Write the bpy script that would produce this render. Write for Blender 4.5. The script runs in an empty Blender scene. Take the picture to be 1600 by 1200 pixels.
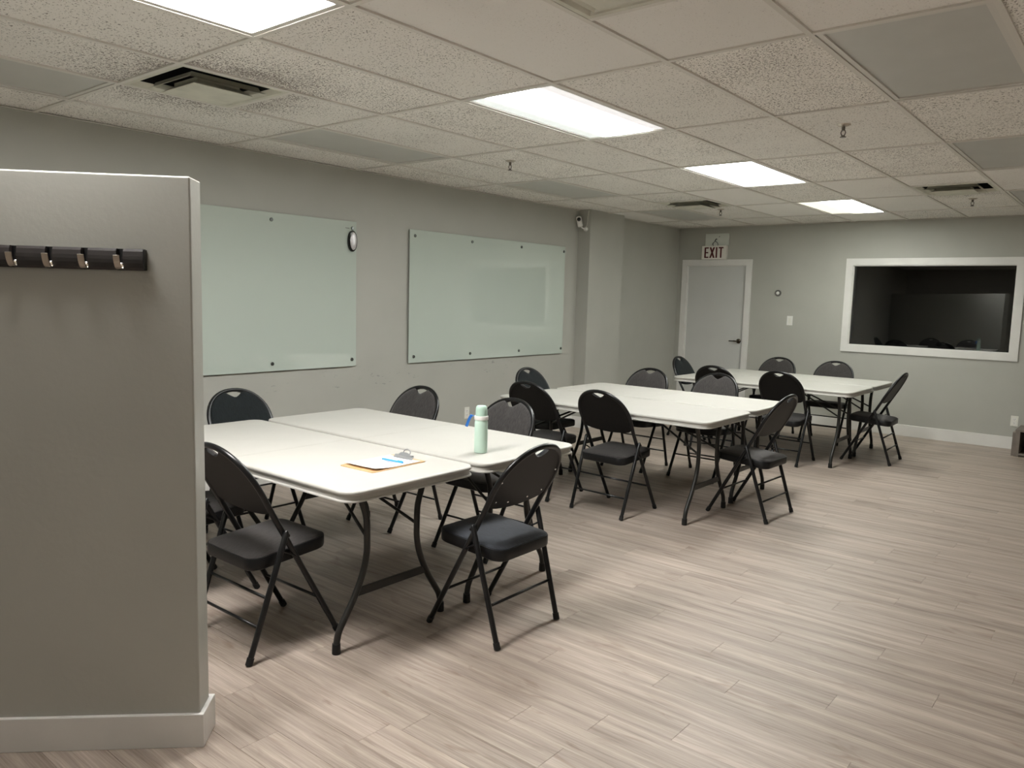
import bpy, bmesh, math, random
from mathutils import Vector, Matrix
random.seed(7)

# ------------------------------------------------------------------ camera
SC = bpy.context.scene
COL = SC.collection
YAW, PITCH, ROLL = 0.6864, 0.1109, 0.0268
CAM = Vector((5.3795, -1.8699, 1.5225))
FPX = 1214.76
fw = Vector((-math.sin(YAW) * math.cos(PITCH), math.cos(YAW) * math.cos(PITCH), -math.sin(PITCH)))
rt = Vector((math.cos(YAW), math.sin(YAW), 0))
up = rt.cross(fw)
RT = math.cos(ROLL) * rt + math.sin(ROLL) * up
UP = -math.sin(ROLL) * rt + math.cos(ROLL) * up
cam_data = bpy.data.cameras.new('camera')
cam_data.sensor_width = 36.0
cam_data.lens = FPX * 36.0 / 1600.0
cam_data.clip_start = 0.05
cam = bpy.data.objects.new('camera', cam_data)
M = Matrix.Identity(4)
for r in range(3):
    M[r][0], M[r][1], M[r][2], M[r][3] = RT[r], UP[r], -fw[r], CAM[r]
cam.matrix_world = M
COL.objects.link(cam)
SC.camera = cam


def project(p):
    d = Vector(p) - CAM
    w = d.dot(fw)
    if w < 0.05:
        return None
    return 800 + FPX * d.dot(RT) / w, 600 - FPX * d.dot(UP) / w, w


# ------------------------------------------------------------------ world, exposure
world = bpy.data.worlds.new('world')
SC.world = world
world.use_nodes = True
world.node_tree.nodes['Background'].inputs[0].default_value = (0.5, 0.52, 0.55, 1)
world.node_tree.nodes['Background'].inputs[1].default_value = 0.02
SC.view_settings.view_transform = 'Standard'
SC.view_settings.look = 'None'
SC.view_settings.gamma = 1.0
SC.view_settings.use_curve_mapping = False
SC.view_settings.exposure = 0.0
LAMP = 33.0          # radiance of a lit ceiling panel
SC.cycles.use_denoising = True
SC.cycles.max_bounces = 10
SC.cycles.diffuse_bounces = 6
SC.cycles.sample_clamp_indirect = 6.0

# ------------------------------------------------------------------ room numbers (metres)
H = 2.545
XL, XR = 0.10, 7.32
YB, YF = -4.88, 8.22
PW = 0.146           # plank width
PI = math.pi


# ------------------------------------------------------------------ materials
def srgb(r, g, b):
    def f(c):
        c /= 255.0
        return c / 12.92 if c <= 0.04045 else ((c + 0.055) / 1.055) ** 2.4
    return (f(r), f(g), f(b), 1)


MATS = {}


def mat(name, col, rough=0.5, metal=0.0, spec=0.5, coat=0.0, noise=0.0, nscale=20.0, bump=0.0, bscale=200.0, sheen=0.0):
    m = bpy.data.materials.new(name)
    m.use_nodes = True
    nt = m.node_tree
    b = nt.nodes['Principled BSDF']
    b.inputs['Base Color'].default_value = col
    b.inputs['Roughness'].default_value = rough
    b.inputs['Metallic'].default_value = metal
    b.inputs['Specular IOR Level'].default_value = spec
    b.inputs['Coat Weight'].default_value = coat
    if sheen:
        b.inputs['Sheen Weight'].default_value = sheen
        b.inputs['Sheen Roughness'].default_value = 0.5
    tc = nt.nodes.new('ShaderNodeTexCoord')
    if noise:
        n = nt.nodes.new('ShaderNodeTexNoise')
        n.inputs['Scale'].default_value = nscale
        n.inputs['Detail'].default_value = 4
        nt.links.new(tc.outputs['Object'], n.inputs['Vector'])
        r = nt.nodes.new('ShaderNodeMapRange')
        r.inputs[1].default_value = 0.3
        r.inputs[2].default_value = 0.7
        r.inputs[3].default_value = 1 - noise
        r.inputs[4].default_value = 1 + noise
        nt.links.new(n.outputs[0], r.inputs[0])
        mx = nt.nodes.new('ShaderNodeVectorMath')
        mx.operation = 'SCALE'
        mx.inputs[0].default_value = col[:3]
        nt.links.new(r.outputs[0], mx.inputs['Scale'])
        nt.links.new(mx.outputs[0], b.inputs['Base Color'])
    if bump:
        n = nt.nodes.new('ShaderNodeTexNoise')
        n.inputs['Scale'].default_value = bscale
        n.inputs['Detail'].default_value = 2
        nt.links.new(tc.outputs['Object'], n.inputs['Vector'])
        bp = nt.nodes.new('ShaderNodeBump')
        bp.inputs['Strength'].default_value = bump
        bp.inputs['Distance'].default_value = 0.002
        nt.links.new(n.outputs[0], bp.inputs['Height'])
        nt.links.new(bp.outputs[0], b.inputs['Normal'])
    MATS[name] = m
    return m


WALLC = (0.44, 0.44, 0.40, 1)
mat('wall_paint', WALLC, 0.55, noise=0.03, nscale=2.5, bump=0.12, bscale=140)
mat('partition_paint', WALLC, 0.42, noise=0.03, nscale=2.5, bump=0.35, bscale=45)
mat('white_trim', (0.76, 0.75, 0.725, 1), 0.35, noise=0.03, nscale=6)
mat('door_paint', (0.60, 0.605, 0.59, 1), 0.45, noise=0.02, nscale=3)
mat('grid_metal', (0.76, 0.735, 0.68, 1), 0.5)
mat('fixture_metal', (0.72, 0.70, 0.65, 1), 0.4)
mat('vent_metal', (0.66, 0.65, 0.55, 1), 0.42, noise=0.12, nscale=8)
mat('duct_black', (0.012, 0.012, 0.012, 1), 0.8)
mat('lens_off', (0.58, 0.575, 0.54, 1), 0.35, noise=0.03, nscale=5)
mat('table_plastic', (0.485, 0.475, 0.44, 1), 0.42, noise=0.02, nscale=7, bump=0.25, bscale=500)
mat('table_steel', (0.020, 0.019, 0.017, 1), 0.38, spec=0.4)
mat('chair_steel', (0.006, 0.006, 0.0065, 1), 0.3, spec=0.4)
mat('chair_vinyl', (0.006, 0.006, 0.0065, 1), 0.42, spec=0.35, bump=0.2, bscale=600)
mat('chair_shell', (0.0065, 0.006, 0.006, 1), 0.5, spec=0.25, bump=0.2, bscale=500)
mat('rubber', (0.006, 0.006, 0.006, 1), 0.7)
mat('chrome', (0.7, 0.7, 0.7, 1), 0.18, metal=1.0)
mat('satin_nickel', (0.55, 0.50, 0.43, 1), 0.3, metal=1.0)
mat('dark_bronze', (0.10, 0.08, 0.065, 1), 0.25, metal=1.0)
mat('bolt_metal', (0.16, 0.17, 0.16, 1), 0.3, metal=1.0)
mat('sprinkler_metal', (0.16, 0.14, 0.12, 1), 0.3, metal=1.0)
mat('board_back', (0.02, 0.02, 0.02, 1), 0.7)
mat('plastic_white', (0.85, 0.84, 0.81, 1), 0.35)
mat('plastic_ivory', (0.80, 0.79, 0.73, 1), 0.4)
mat('slot_dark', (0.03, 0.03, 0.03, 1), 0.6)
mat('black_gloss', (0.005, 0.005, 0.005, 1), 0.12)
mat('exit_face', (0.85, 0.82, 0.76, 1), 0.4)
mat('exit_red', (0.10, 0.010, 0.014, 1), 0.4)
mat('exit_plate', (0.70, 0.73, 0.68, 1), 0.4)
mat('wire_dark', (0.03, 0.03, 0.05, 1), 0.5)
mat('mint', (0.56, 0.74, 0.63, 1), 0.38)
mat('mint_cap', (0.47, 0.66, 0.56, 1), 0.42)
mat('strap_blue', (0.02, 0.16, 0.55, 1), 0.5)
mat('pen_blue', (0.05, 0.36, 0.80, 1), 0.3)
mat('hardboard', (0.62, 0.40, 0.20, 1), 0.5, noise=0.1, nscale=60)
mat('ink', (0.42, 0.46, 0.62, 1), 0.8)
mat('rail_wood', (0.026, 0.022, 0.021, 1), 0.38, noise=0.15, nscale=30)
mat('rail_end', (0.006, 0.006, 0.007, 1), 0.3)
mat('shelf_wood', (0.20, 0.17, 0.145, 1), 0.5, noise=0.15, nscale=12)
mat('shelf_inside', (0.02, 0.022, 0.018, 1), 0.7)
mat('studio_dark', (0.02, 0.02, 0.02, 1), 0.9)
mat('eraser_face', (0.62, 0.60, 0.61, 1), 0.35, metal=0.7)
mat('clip_steel', (0.30, 0.31, 0.31, 1), 0.45, metal=0.3)
mat('thermo_grey', (0.13, 0.125, 0.115, 1), 0.35)


def fabric(name, col, sheen=0.22):
    m = mat(name, col, 0.85, spec=0.2, sheen=sheen)
    nt = m.node_tree
    b = nt.nodes['Principled BSDF']
    tc = nt.nodes.new('ShaderNodeTexCoord')
    mp = nt.nodes.new('ShaderNodeMapping')
    mp.inputs['Scale'].default_value = (1.0, 0.12, 0.12)
    nt.links.new(tc.outputs['Object'], mp.inputs['Vector'])
    n = nt.nodes.new('ShaderNodeTexNoise')
    n.inputs['Scale'].default_value = 320
    n.inputs['Detail'].default_value = 3
    nt.links.new(mp.outputs[0], n.inputs['Vector'])
    r = nt.nodes.new('ShaderNodeMapRange')
    r.inputs[1].default_value = 0.3
    r.inputs[2].default_value = 0.7
    r.inputs[3].default_value = 0.55
    r.inputs[4].default_value = 1.45
    nt.links.new(n.outputs[0], r.inputs[0])
    mx = nt.nodes.new('ShaderNodeVectorMath')
    mx.operation = 'SCALE'
    mx.inputs[0].default_value = col[:3]
    nt.links.new(r.outputs[0], mx.inputs['Scale'])
    nt.links.new(mx.outputs[0], b.inputs['Base Color'])


fabric('fabric_grey', (0.036, 0.0325, 0.0315, 1))
fabric('fabric_blue', (0.019, 0.022, 0.028, 1), 0.15)
fabric('fabric_black', (0.008, 0.011, 0.012, 1), 0.06)


def ramp(nt, pts):
    r = nt.nodes.new('ShaderNodeValToRGB')
    e = r.color_ramp.elements
    while len(e) < len(pts):
        e.new(0.5)
    for i, (p, c) in enumerate(pts):
        e[i].position = p
        e[i].color = c
    return r


# vents whose draught has dirtied the tiles round them (x, y)
DIRTY = [(1.525, 0.305, 1.0), (3.965, 5.79, 0.75), (1.525, 5.79, 0.45)]


def tile_material(name, base, pit, thr, soft, scale):
    m = bpy.data.materials.new(name)
    m.use_nodes = True
    nt = m.node_tree
    L = nt.links.new
    b = nt.nodes['Principled BSDF']
    b.inputs['Roughness'].default_value = 0.9
    b.inputs['Specular IOR Level'].default_value = 0.15
    geo = nt.nodes.new('ShaderNodeNewGeometry')
    info = nt.nodes.new('ShaderNodeObjectInfo')
    off = nt.nodes.new('ShaderNodeVectorMath')
    off.operation = 'MULTIPLY_ADD'
    off.inputs[1].default_value = (1, 1, 1)
    comb = nt.nodes.new('ShaderNodeCombineXYZ')
    k = nt.nodes.new('ShaderNodeMath')
    k.operation = 'MULTIPLY'
    k.inputs[1].default_value = 37.0
    L(info.outputs['Random'], k.inputs[0])
    L(k.outputs[0], comb.inputs[0])
    L(k.outputs[0], comb.inputs[2])
    L(geo.outputs['Position'], off.inputs[0])
    L(comb.outputs[0], off.inputs[2])
    n = nt.nodes.new('ShaderNodeTexNoise')
    n.inputs['Scale'].default_value = scale
    n.inputs['Detail'].default_value = 2.5
    n.inputs['Distortion'].default_value = 0.8
    L(off.outputs[0], n.inputs['Vector'])
    # dirt round vents widens the dark fissures
    dirt = None
    for (vx, vy, amt) in DIRTY:
        d = nt.nodes.new('ShaderNodeVectorMath')
        d.operation = 'DISTANCE'
        d.inputs[1].default_value = (vx, vy, H)
        L(geo.outputs['Position'], d.inputs[0])
        r = nt.nodes.new('ShaderNodeMapRange')
        r.inputs[1].default_value = 0.32
        r.inputs[2].default_value = 0.74
        r.inputs[3].default_value = amt
        r.inputs[4].default_value = 0.0
        L(d.outputs['Value'], r.inputs[0])
        if dirt is None:
            dirt = r.outputs[0]
        else:
            mx = nt.nodes.new('ShaderNodeMath')
            mx.operation = 'MAXIMUM'
            L(dirt, mx.inputs[0])
            L(r.outputs[0], mx.inputs[1])
            dirt = mx.outputs[0]
    n2 = nt.nodes.new('ShaderNodeTexNoise')
    n2.inputs['Scale'].default_value = 9
    L(off.outputs[0], n2.inputs['Vector'])
    dm = nt.nodes.new('ShaderNodeMath')
    dm.operation = 'MULTIPLY'
    L(dirt, dm.inputs[0])
    L(n2.outputs[0], dm.inputs[1])
    sh = nt.nodes.new('ShaderNodeMath')
    sh.operation = 'MULTIPLY_ADD'
    sh.inputs[1].default_value = 0.26
    L(dm.outputs[0], sh.inputs[0])
    L(n.outputs[0], sh.inputs[2])
    # slow patchiness of fissure density
    n3 = nt.nodes.new('ShaderNodeTexNoise')
    n3.inputs['Scale'].default_value = 3.0
    L(off.outputs[0], n3.inputs['Vector'])
    sh2 = nt.nodes.new('ShaderNodeMath')
    sh2.operation = 'MULTIPLY_ADD'
    sh2.inputs[1].default_value = 0.12
    L(n3.outputs[0], sh2.inputs[0])
    L(sh.outputs[0], sh2.inputs[2])
    rp = ramp(nt, [(thr, (0, 0, 0, 1)), (thr + soft, (1, 1, 1, 1))])
    dens = nt.nodes.new('ShaderNodeMath')
    dens.operation = 'MULTIPLY_ADD'
    dens.inputs[1].default_value = 0.05
    dens.inputs[2].default_value = -0.025
    L(info.outputs['Random'], dens.inputs[0])
    sh3 = nt.nodes.new('ShaderNodeMath')
    sh3.operation = 'ADD'
    L(dens.outputs[0], sh3.inputs[0])
    L(sh2.outputs[0], sh3.inputs[1])
    L(sh3.outputs[0], rp.inputs[0])
    mixc = nt.nodes.new('ShaderNodeMix')
    mixc.data_type = 'RGBA'
    mixc.inputs['A'].default_value = base
    mixc.inputs['B'].default_value = pit
    L(rp.outputs[0], mixc.inputs['Factor'])
    # per tile tone
    tone = nt.nodes.new('ShaderNodeMapRange')
    tone.inputs[3].default_value = 0.93
    tone.inputs[4].default_value = 1.05
    L(info.outputs['Random'], tone.inputs[0])
    sc = nt.nodes.new('ShaderNodeVectorMath')
    sc.operation = 'SCALE'
    L(mixc.outputs['Result'], sc.inputs[0])
    L(tone.outputs[0], sc.inputs['Scale'])
    L(sc.outputs[0], b.inputs['Base Color'])
    bp = nt.nodes.new('ShaderNodeBump')
    bp.invert = True
    bp.inputs['Strength'].default_value = 0.5
    bp.inputs['Distance'].default_value = 0.003
    L(rp.outputs[0], bp.inputs['Height'])
    L(bp.outputs[0], b.inputs['Normal'])
    MATS[name] = m


tile_material('tile_fissured', (0.95, 0.925, 0.875, 1), (0.27, 0.245, 0.22, 1), 0.648, 0.035, 115)
tile_material('tile_plain', (0.95, 0.93, 0.89, 1), (0.66, 0.63, 0.59, 1), 0.68, 0.08, 140)


def floor_material():
    m = bpy.data.materials.new('floor_vinyl')
    m.use_nodes = True
    nt = m.node_tree
    L = nt.links.new
    b = nt.nodes['Principled BSDF']
    geo = nt.nodes.new('ShaderNodeNewGeometry')
    info = nt.nodes.new('ShaderNodeObjectInfo')
    att = nt.nodes.new('ShaderNodeAttribute')
    att.attribute_name = 'plank_random'
    ad = nt.nodes.new('ShaderNodeMath')
    ad.operation = 'ADD'
    L(info.outputs['Random'], ad.inputs[0])
    L(att.outputs['Fac'], ad.inputs[1])
    fr = nt.nodes.new('ShaderNodeMath')
    fr.operation = 'FRACT'
    L(ad.outputs[0], fr.inputs[0])
    k = nt.nodes.new('ShaderNodeMath')
    k.operation = 'MULTIPLY'
    k.inputs[1].default_value = 53.0
    L(fr.outputs[0], k.inputs[0])
    comb = nt.nodes.new('ShaderNodeCombineXYZ')
    L(k.outputs[0], comb.inputs[0])
    L(k.outputs[0], comb.inputs[2])
    off = nt.nodes.new('ShaderNodeVectorMath')
    off.operation = 'ADD'
    L(geo.outputs['Position'], off.inputs[0])
    L(comb.outputs[0], off.inputs[1])

    def noise(scale3, scale, detail, dist=0.0):
        mp = nt.nodes.new('ShaderNodeMapping')
        mp.inputs['Scale'].default_value = scale3
        L(off.outputs[0], mp.inputs['Vector'])
        n = nt.nodes.new('ShaderNodeTexNoise')
        n.inputs['Scale'].default_value = scale
        n.inputs['Detail'].default_value = detail
        n.inputs['Distortion'].default_value = dist
        L(mp.outputs[0], n.inputs['Vector'])
        return n.outputs[0]
    broad = noise((0.45, 9.0, 1), 2.4, 5, 0.4)
    fine = noise((0.8, 26.0, 1), 6.0, 6, 0.9)
    knots = noise((1.0, 4.0, 1), 2.6, 3, 1.6)
    mix1 = nt.nodes.new('ShaderNodeMix')
    mix1.inputs['Factor'].default_value = 0.42
    L(broad, mix1.inputs['A'])
    L(fine, mix1.inputs['B'])
    rp = ramp(nt, [(0.32, (0.225, 0.180, 0.147, 1)), (0.45, (0.335, 0.277, 0.233, 1)), (0.54, (0.405, 0.339, 0.289, 1)), (0.68, (0.53, 0.453, 0.393, 1))])
    L(mix1.outputs['Result'], rp.inputs[0])
    kr = ramp(nt, [(0.60, (1, 1, 1, 1)), (0.76, (0.72, 0.66, 0.62, 1))])
    L(knots, kr.inputs[0])
    mul = nt.nodes.new('ShaderNodeMix')
    mul.data_type = 'RGBA'
    mul.blend_type = 'MULTIPLY'
    mul.inputs['Factor'].default_value = 1.0
    L(rp.outputs[0], mul.inputs['A'])
    L(kr.outputs[0], mul.inputs['B'])
    tone = nt.nodes.new('ShaderNodeMapRange')
    tone.inputs[3].default_value = 0.94
    tone.inputs[4].default_value = 1.06
    L(fr.outputs[0], tone.inputs[0])
    sc = nt.nodes.new('ShaderNodeVectorMath')
    sc.operation = 'SCALE'
    L(mul.outputs['Result'], sc.inputs[0])
    L(tone.outputs[0], sc.inputs['Scale'])
    L(sc.outputs[0], b.inputs['Base Color'])
    rr = nt.nodes.new('ShaderNodeMapRange')
    rr.inputs[3].default_value = 0.36
    rr.inputs[4].default_value = 0.5
    L(fine, rr.inputs[0])
    L(rr.outputs[0], b.inputs['Roughness'])
    b.inputs['Specular IOR Level'].default_value = 0.35
    bp = nt.nodes.new('ShaderNodeBump')
    bp.inputs['Strength'].default_value = 0.12
    bp.inputs['Distance'].default_value = 0.002
    L(fine, bp.inputs['Height'])
    L(bp.outputs[0], b.inputs['Normal'])
    MATS['floor_vinyl'] = m


floor_material()


def lens_on_material(name, tint_a, tint_b, strength, span=(0.14, 0.30), edge=4.0, onesided=False):
    """Acrylic panel glowing over two rows of tubes: brighter along the middle, dimmer at its long edges."""
    m = bpy.data.materials.new(name)
    m.use_nodes = True
    nt = m.node_tree
    L = nt.links.new
    b = nt.nodes['Principled BSDF']
    b.inputs['Base Color'].default_value = (0.7, 0.7, 0.7, 1)
    b.inputs['Roughness'].default_value = 0.4
    tc = nt.nodes.new('ShaderNodeTexCoord')
    sp = nt.nodes.new('ShaderNodeSeparateXYZ')
    L(tc.outputs['Object'], sp.inputs[0])
    ab = nt.nodes.new('ShaderNodeMath')
    ab.operation = 'ABSOLUTE'
    L(sp.outputs[0], ab.inputs[0])
    r = nt.nodes.new('ShaderNodeMapRange')
    r.inputs[1].default_value = span[0]
    r.inputs[2].default_value = span[1]
    r.inputs[3].default_value = strength * 1.2
    r.inputs[4].default_value = edge
    r.interpolation_type = 'SMOOTHSTEP'
    if onesided:
        L(sp.outputs[0], r.inputs[0])
    else:
        L(ab.outputs[0], r.inputs[0])
    L(r.outputs[0], b.inputs['Emission Strength'])
    f = nt.nodes.new('ShaderNodeMapRange')
    f.inputs[1].default_value = -0.12
    f.inputs[2].default_value = 0.12
    L(sp.outputs[0], f.inputs[0])
    mx = nt.nodes.new('ShaderNodeMix')
    mx.data_type = 'RGBA'
    mx.inputs['A'].default_value = tint_a
    mx.inputs['B'].default_value = tint_b
    L(f.outputs[0], mx.inputs['Factor'])
    L(mx.outputs['Result'], b.inputs['Emission Color'])
    MATS[name] = m


lens_on_material('lens_on_pink', (1.0, 0.97, 0.94, 1), (1.0, 0.97, 0.94, 1), LAMP * 1.45)
lens_on_material('lens_on', (0.99, 1.0, 0.955, 1), (0.99, 1.0, 0.955, 1), LAMP * 0.92)
lens_on_material('lens_fill_added', (1.0, 0.97, 0.92, 1), (1.0, 0.97, 0.92, 1), LAMP * 0.25, edge=1.5)  # for the panel added out of view to fill the partition front
lens_on_material('lens_on_edge', (0.93, 1.0, 0.96, 1), (0.98, 0.96, 0.95, 1), LAMP * 1.25, (0.08, 0.19), 0.70)
lens_on_material('lens_on_warm', (1.0, 0.985, 0.82, 1), (0.97, 1.0, 0.93, 1), LAMP * 0.9, (0.06, -0.08), 0.95, True)


def glass_mats():
    m = bpy.data.materials.new('board_glass')
    m.use_nodes = True
    b = m.node_tree.nodes['Principled BSDF']
    b.inputs['Base Color'].default_value = (0.52, 0.585, 0.53, 1)
    b.inputs['Roughness'].default_value = 0.5
    b.inputs['Specular IOR Level'].default_value = 0.0
    b.inputs['Coat Weight'].default_value = 1.0
    b.inputs['Coat Roughness'].default_value = 0.015
    b.inputs['Coat IOR'].default_value = 1.75
    MATS['board_glass'] = m
    m = bpy.data.materials.new('window_glass')
    m.use_nodes = True
    nt = m.node_tree
    nt.nodes.remove(nt.nodes['Principled BSDF'])
    out = nt.nodes['Material Output']
    tr = nt.nodes.new('ShaderNodeBsdfTransparent')
    tr.inputs[0].default_value = (0.55, 0.57, 0.56, 1)
    gl = nt.nodes.new('ShaderNodeBsdfGlossy')
    gl.inputs['Roughness'].default_value = 0.012
    fr = nt.nodes.new('ShaderNodeFresnel')
    fr.inputs[0].default_value = 1.85
    mx = nt.nodes.new('ShaderNodeMixShader')
    nt.links.new(fr.outputs[0], mx.inputs[0])
    nt.links.new(tr.outputs[0], mx.inputs[1])
    nt.links.new(gl.outputs[0], mx.inputs[2])
    nt.links.new(mx.outputs[0], out.inputs[0])
    MATS['window_glass'] = m


glass_mats()


def paper_material():
    m = mat('paper', (0.82, 0.83, 0.86, 1), 0.7)
    return m


paper_material()


# ------------------------------------------------------------------ mesh helpers
class MB:
    def __init__(self):
        self.v, self.f, self.s = [], [], []

    def add(self, verts, faces, smooth=False):
        o = len(self.v)
        self.v += [tuple(p) for p in verts]
        self.f += [tuple(i + o for i in f) for f in faces]
        self.s += [smooth] * len(faces)
        return self

    def box(self, x0, x1, y0, y1, z0, z1, bevel=0.0, seg=2):
        if bevel <= 0:
            v = [(x, y, z) for z in (z0, z1) for y in (y0, y1) for x in (x0, x1)]
            f = [(0, 2, 3, 1), (4, 5, 7, 6), (0, 1, 5, 4), (2, 6, 7, 3), (0, 4, 6, 2), (1, 3, 7, 5)]
            return self.add(v, f)
        bm = bmesh.new()
        bmesh.ops.create_cube(bm, size=1)
        for q in bm.verts:
            q.co = Vector(((x0 + x1) / 2 + q.co.x * (x1 - x0), (y0 + y1) / 2 + q.co.y * (y1 - y0), (z0 + z1) / 2 + q.co.z * (z1 - z0)))
        bmesh.ops.bevel(bm, geom=bm.edges[:], offset=bevel, segments=seg, profile=0.5, affect='EDGES')
        bm.verts.index_update()
        vs = [q.co.copy() for q in bm.verts]
        fs = [[q.index for q in fc.verts] for fc in bm.faces]
        bm.free()
        return self.add(vs, fs)

    def tube(self, path, r, seg=10, cap=True):
        path = [Vector(p) for p in path]
        n = len(path)
        rs = r if isinstance(r, (list, tuple)) else [r] * n
        t0 = (path[1] - path[0]).normalized()
        a = Vector((0, 0, 1)) if abs(t0.z) < 0.9 else Vector((1, 0, 0))
        u = t0.cross(a).normalized()
        verts = []
        for i, p in enumerate(path):
            if i == 0:
                t = path[1] - path[0]
            elif i == n - 1:
                t = path[-1] - path[-2]
            else:
                t = (path[i + 1] - p).normalized() + (p - path[i - 1]).normalized()
            t.normalize()
            u = (u - t * u.dot(t)).normalized()
            w = t.cross(u)
            for k in range(seg):
                an = 2 * PI * k / seg
                verts.append(p + (u * math.cos(an) + w * math.sin(an)) * rs[i])
        faces = []
        for i in range(n - 1):
            for k in range(seg):
                k2 = (k + 1) % seg
                faces.append((i * seg + k, i * seg + k2, (i + 1) * seg + k2, (i + 1) * seg + k))
        self.add(verts, faces, True)
        if cap:
            o = len(self.v) - len(verts)
            self.f.append(tuple(o + k for k in reversed(range(seg))))
            self.s.append(False)
            self.f.append(tuple(o + (n - 1) * seg + k for k in range(seg)))
            self.s.append(False)
        return self

    def lathe(self, prof, seg=32, c=(0, 0, 0)):
        """prof: list of (r, z) from bottom to top; closed at both ends when r = 0."""
        verts, faces = [], []
        for (r, z) in prof:
            for k in range(seg):
                a = 2 * PI * k / seg
                verts.append((c[0] + r * math.cos(a), c[1] + r * math.sin(a), c[2] + z))
        for i in range(len(prof) - 1):
            for k in range(seg):
                k2 = (k + 1) % seg
                faces.append((i * seg + k, i * seg + k2, (i + 1) * seg + k2, (i + 1) * seg + k))
        self.add(verts, faces, True)
        return self

    def rings(self, rings, cap0=True, cap1=True, smooth=True):
        n = len(rings[0])
        verts = [p for rg in rings for p in rg]
        faces = []
        for i in range(len(rings) - 1):
            for k in range(n):
                k2 = (k + 1) % n
                faces.append((i * n + k, i * n + k2, (i + 1) * n + k2, (i + 1) * n + k))
        self.add(verts, faces, smooth)
        o = len(self.v) - len(verts)
        if cap0:
            self.f.append(tuple(o + k for k in reversed(range(n))))
            self.s.append(False)
        if cap1:
            self.f.append(tuple(o + (len(rings) - 1) * n + k for k in range(n)))
            self.s.append(False)
        return self

    def mesh(self, name, m, edge=None):
        me = bpy.data.meshes.new(name)
        me.from_pydata(self.v, [], self.f)
        me.polygons.foreach_set('use_smooth', self.s)
        me.materials.append(MATS[m])
        me.update()
        bm = bmesh.new()
        bm.from_mesh(me)
        bmesh.ops.recalc_face_normals(bm, faces=bm.faces[:])
        for e in bm.edges:
            if len(e.link_faces) == 2 and e.calc_face_angle(0) > math.radians(38):
                e.smooth = False
        bm.to_mesh(me)
        bm.free()
        return me

    def obj(self, name, m, parent=None, loc=None, rotz=None):
        o = bpy.data.objects.new(name, self.mesh(name, m))
        COL.objects.link(o)
        if parent is not None:
            o.parent = parent
        if loc is not None:
            o.location = loc
        if rotz is not None:
            o.rotation_euler = (0, 0, rotz)
        return o


def thing(name, label, cat, loc=(0, 0, 0), rotz=0.0, group=None, kind=None):
    o = bpy.data.objects.new(name, None)
    o.empty_display_size = 0.1
    COL.objects.link(o)
    o.location = loc
    o.rotation_euler = (0, 0, rotz)
    tag(o, label, cat, group, kind)
    return o


def tag(o, label, cat, group=None, kind=None):
    o['label'] = label
    o['category'] = cat
    if group:
        o['group'] = group
    if kind:
        o['kind'] = kind
    return o


def struct(o, label, cat):
    return tag(o, label, cat, None, 'structure')


def copy_tree(o, parent=None):
    c = o.copy()
    COL.objects.link(c)
    c.parent = parent
    for ch in o.children:
        copy_tree(ch, c)
    return c


def linked(name, me, parent, loc=(0, 0, 0)):
    o = bpy.data.objects.new(name, me)
    COL.objects.link(o)
    o.parent = parent
    o.location = loc
    return o


def rrect(x0, x1, y0, y1, r, seg=6):
    """rounded rectangle outline, counter-clockwise; r may be a 4-list (x1y1, x0y1, x0y0, x1y0)."""
    rs = r if isinstance(r, (list, tuple)) else [r] * 4
    pts = []
    for (cx, cy, a0, q) in ((x1, y1, 0, rs[0]), (x0, y1, 90, rs[1]), (x0, y0, 180, rs[2]), (x1, y0, 270, rs[3])):
        sx = -1 if cx == x1 else 1
        sy = -1 if cy == y1 else 1
        for k in range(seg + 1):
            a = math.radians(a0 + 90 * k / seg)
            pts.append((cx + sx * q + q * math.cos(a), cy + sy * q + q * math.sin(a)))
    return pts


def smooth_path(pts, n=6):
    pts = [Vector(p) for p in pts]
    out = []
    P = [pts[0] * 2 - pts[1]] + pts + [pts[-1] * 2 - pts[-2]]
    for i in range(1, len(P) - 2):
        for k in range(n):
            t = k / n
            a, b, c, d = P[i - 1], P[i], P[i + 1], P[i + 2]
            out.append(0.5 * ((2 * b) + (c - a) * t + (2 * a - 5 * b + 4 * c - d) * t * t + (3 * b - a - 3 * c + d) * t ** 3))
    out.append(pts[-1])
    return out


# ================================================================== STRUCTURE
# ---- floor with its planks
floor = MB().box(XL, XR, YB, YF, -0.08, -0.006).obj('floor', 'slot_dark')
struct(floor, 'greige wood-look vinyl plank floor', 'floor')
JOINTS = {0: 3.468, 2: 3.706, 3: 3.956, 4: 4.21, 6: 3.97, 7: 4.21, 14: 4.693}
PL = 1.22
planks = []
k0 = int(math.floor((YB + 0.098) / PW)) - 1
k1 = int(math.ceil((YF + 0.098) / PW)) + 1
prev = 0.0
for k in range(k0, k1):
    ya, yb = -0.098 + k * PW, -0.098 + (k + 1) * PW
    ya, yb = max(ya, YB), min(yb, YF)
    if yb - ya < 0.01:
        continue
    j0 = JOINTS.get(k)
    if j0 is None:
        while True:
            j0 = random.uniform(0, PL)
            if 0.18 < abs((j0 - prev + PL / 2) % PL - PL / 2):
                break
    prev = j0 % PL
    x = (j0 % PL) - 2 * PL
    while x < XR:
        xa, xb = max(x, XL), min(x + PL, XR)
        if xb - xa > 0.02:
            planks.append((xa, xb, ya, yb))
        x += PL


def px_size(pl):
    xa, xb, ya, yb = pl
    xs = []
    for fx in (0, 0.5, 1):
        p = project((xa + (xb - xa) * fx, (ya + yb) / 2, 0))
        if p and -60 < p[0] < 1660 and -20 < p[1] < 1260:
            xs.append(p[2])
    return 1.0 / min(xs) if xs else 0.0


planks.sort(key=px_size, reverse=True)
G = 0.0003


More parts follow.
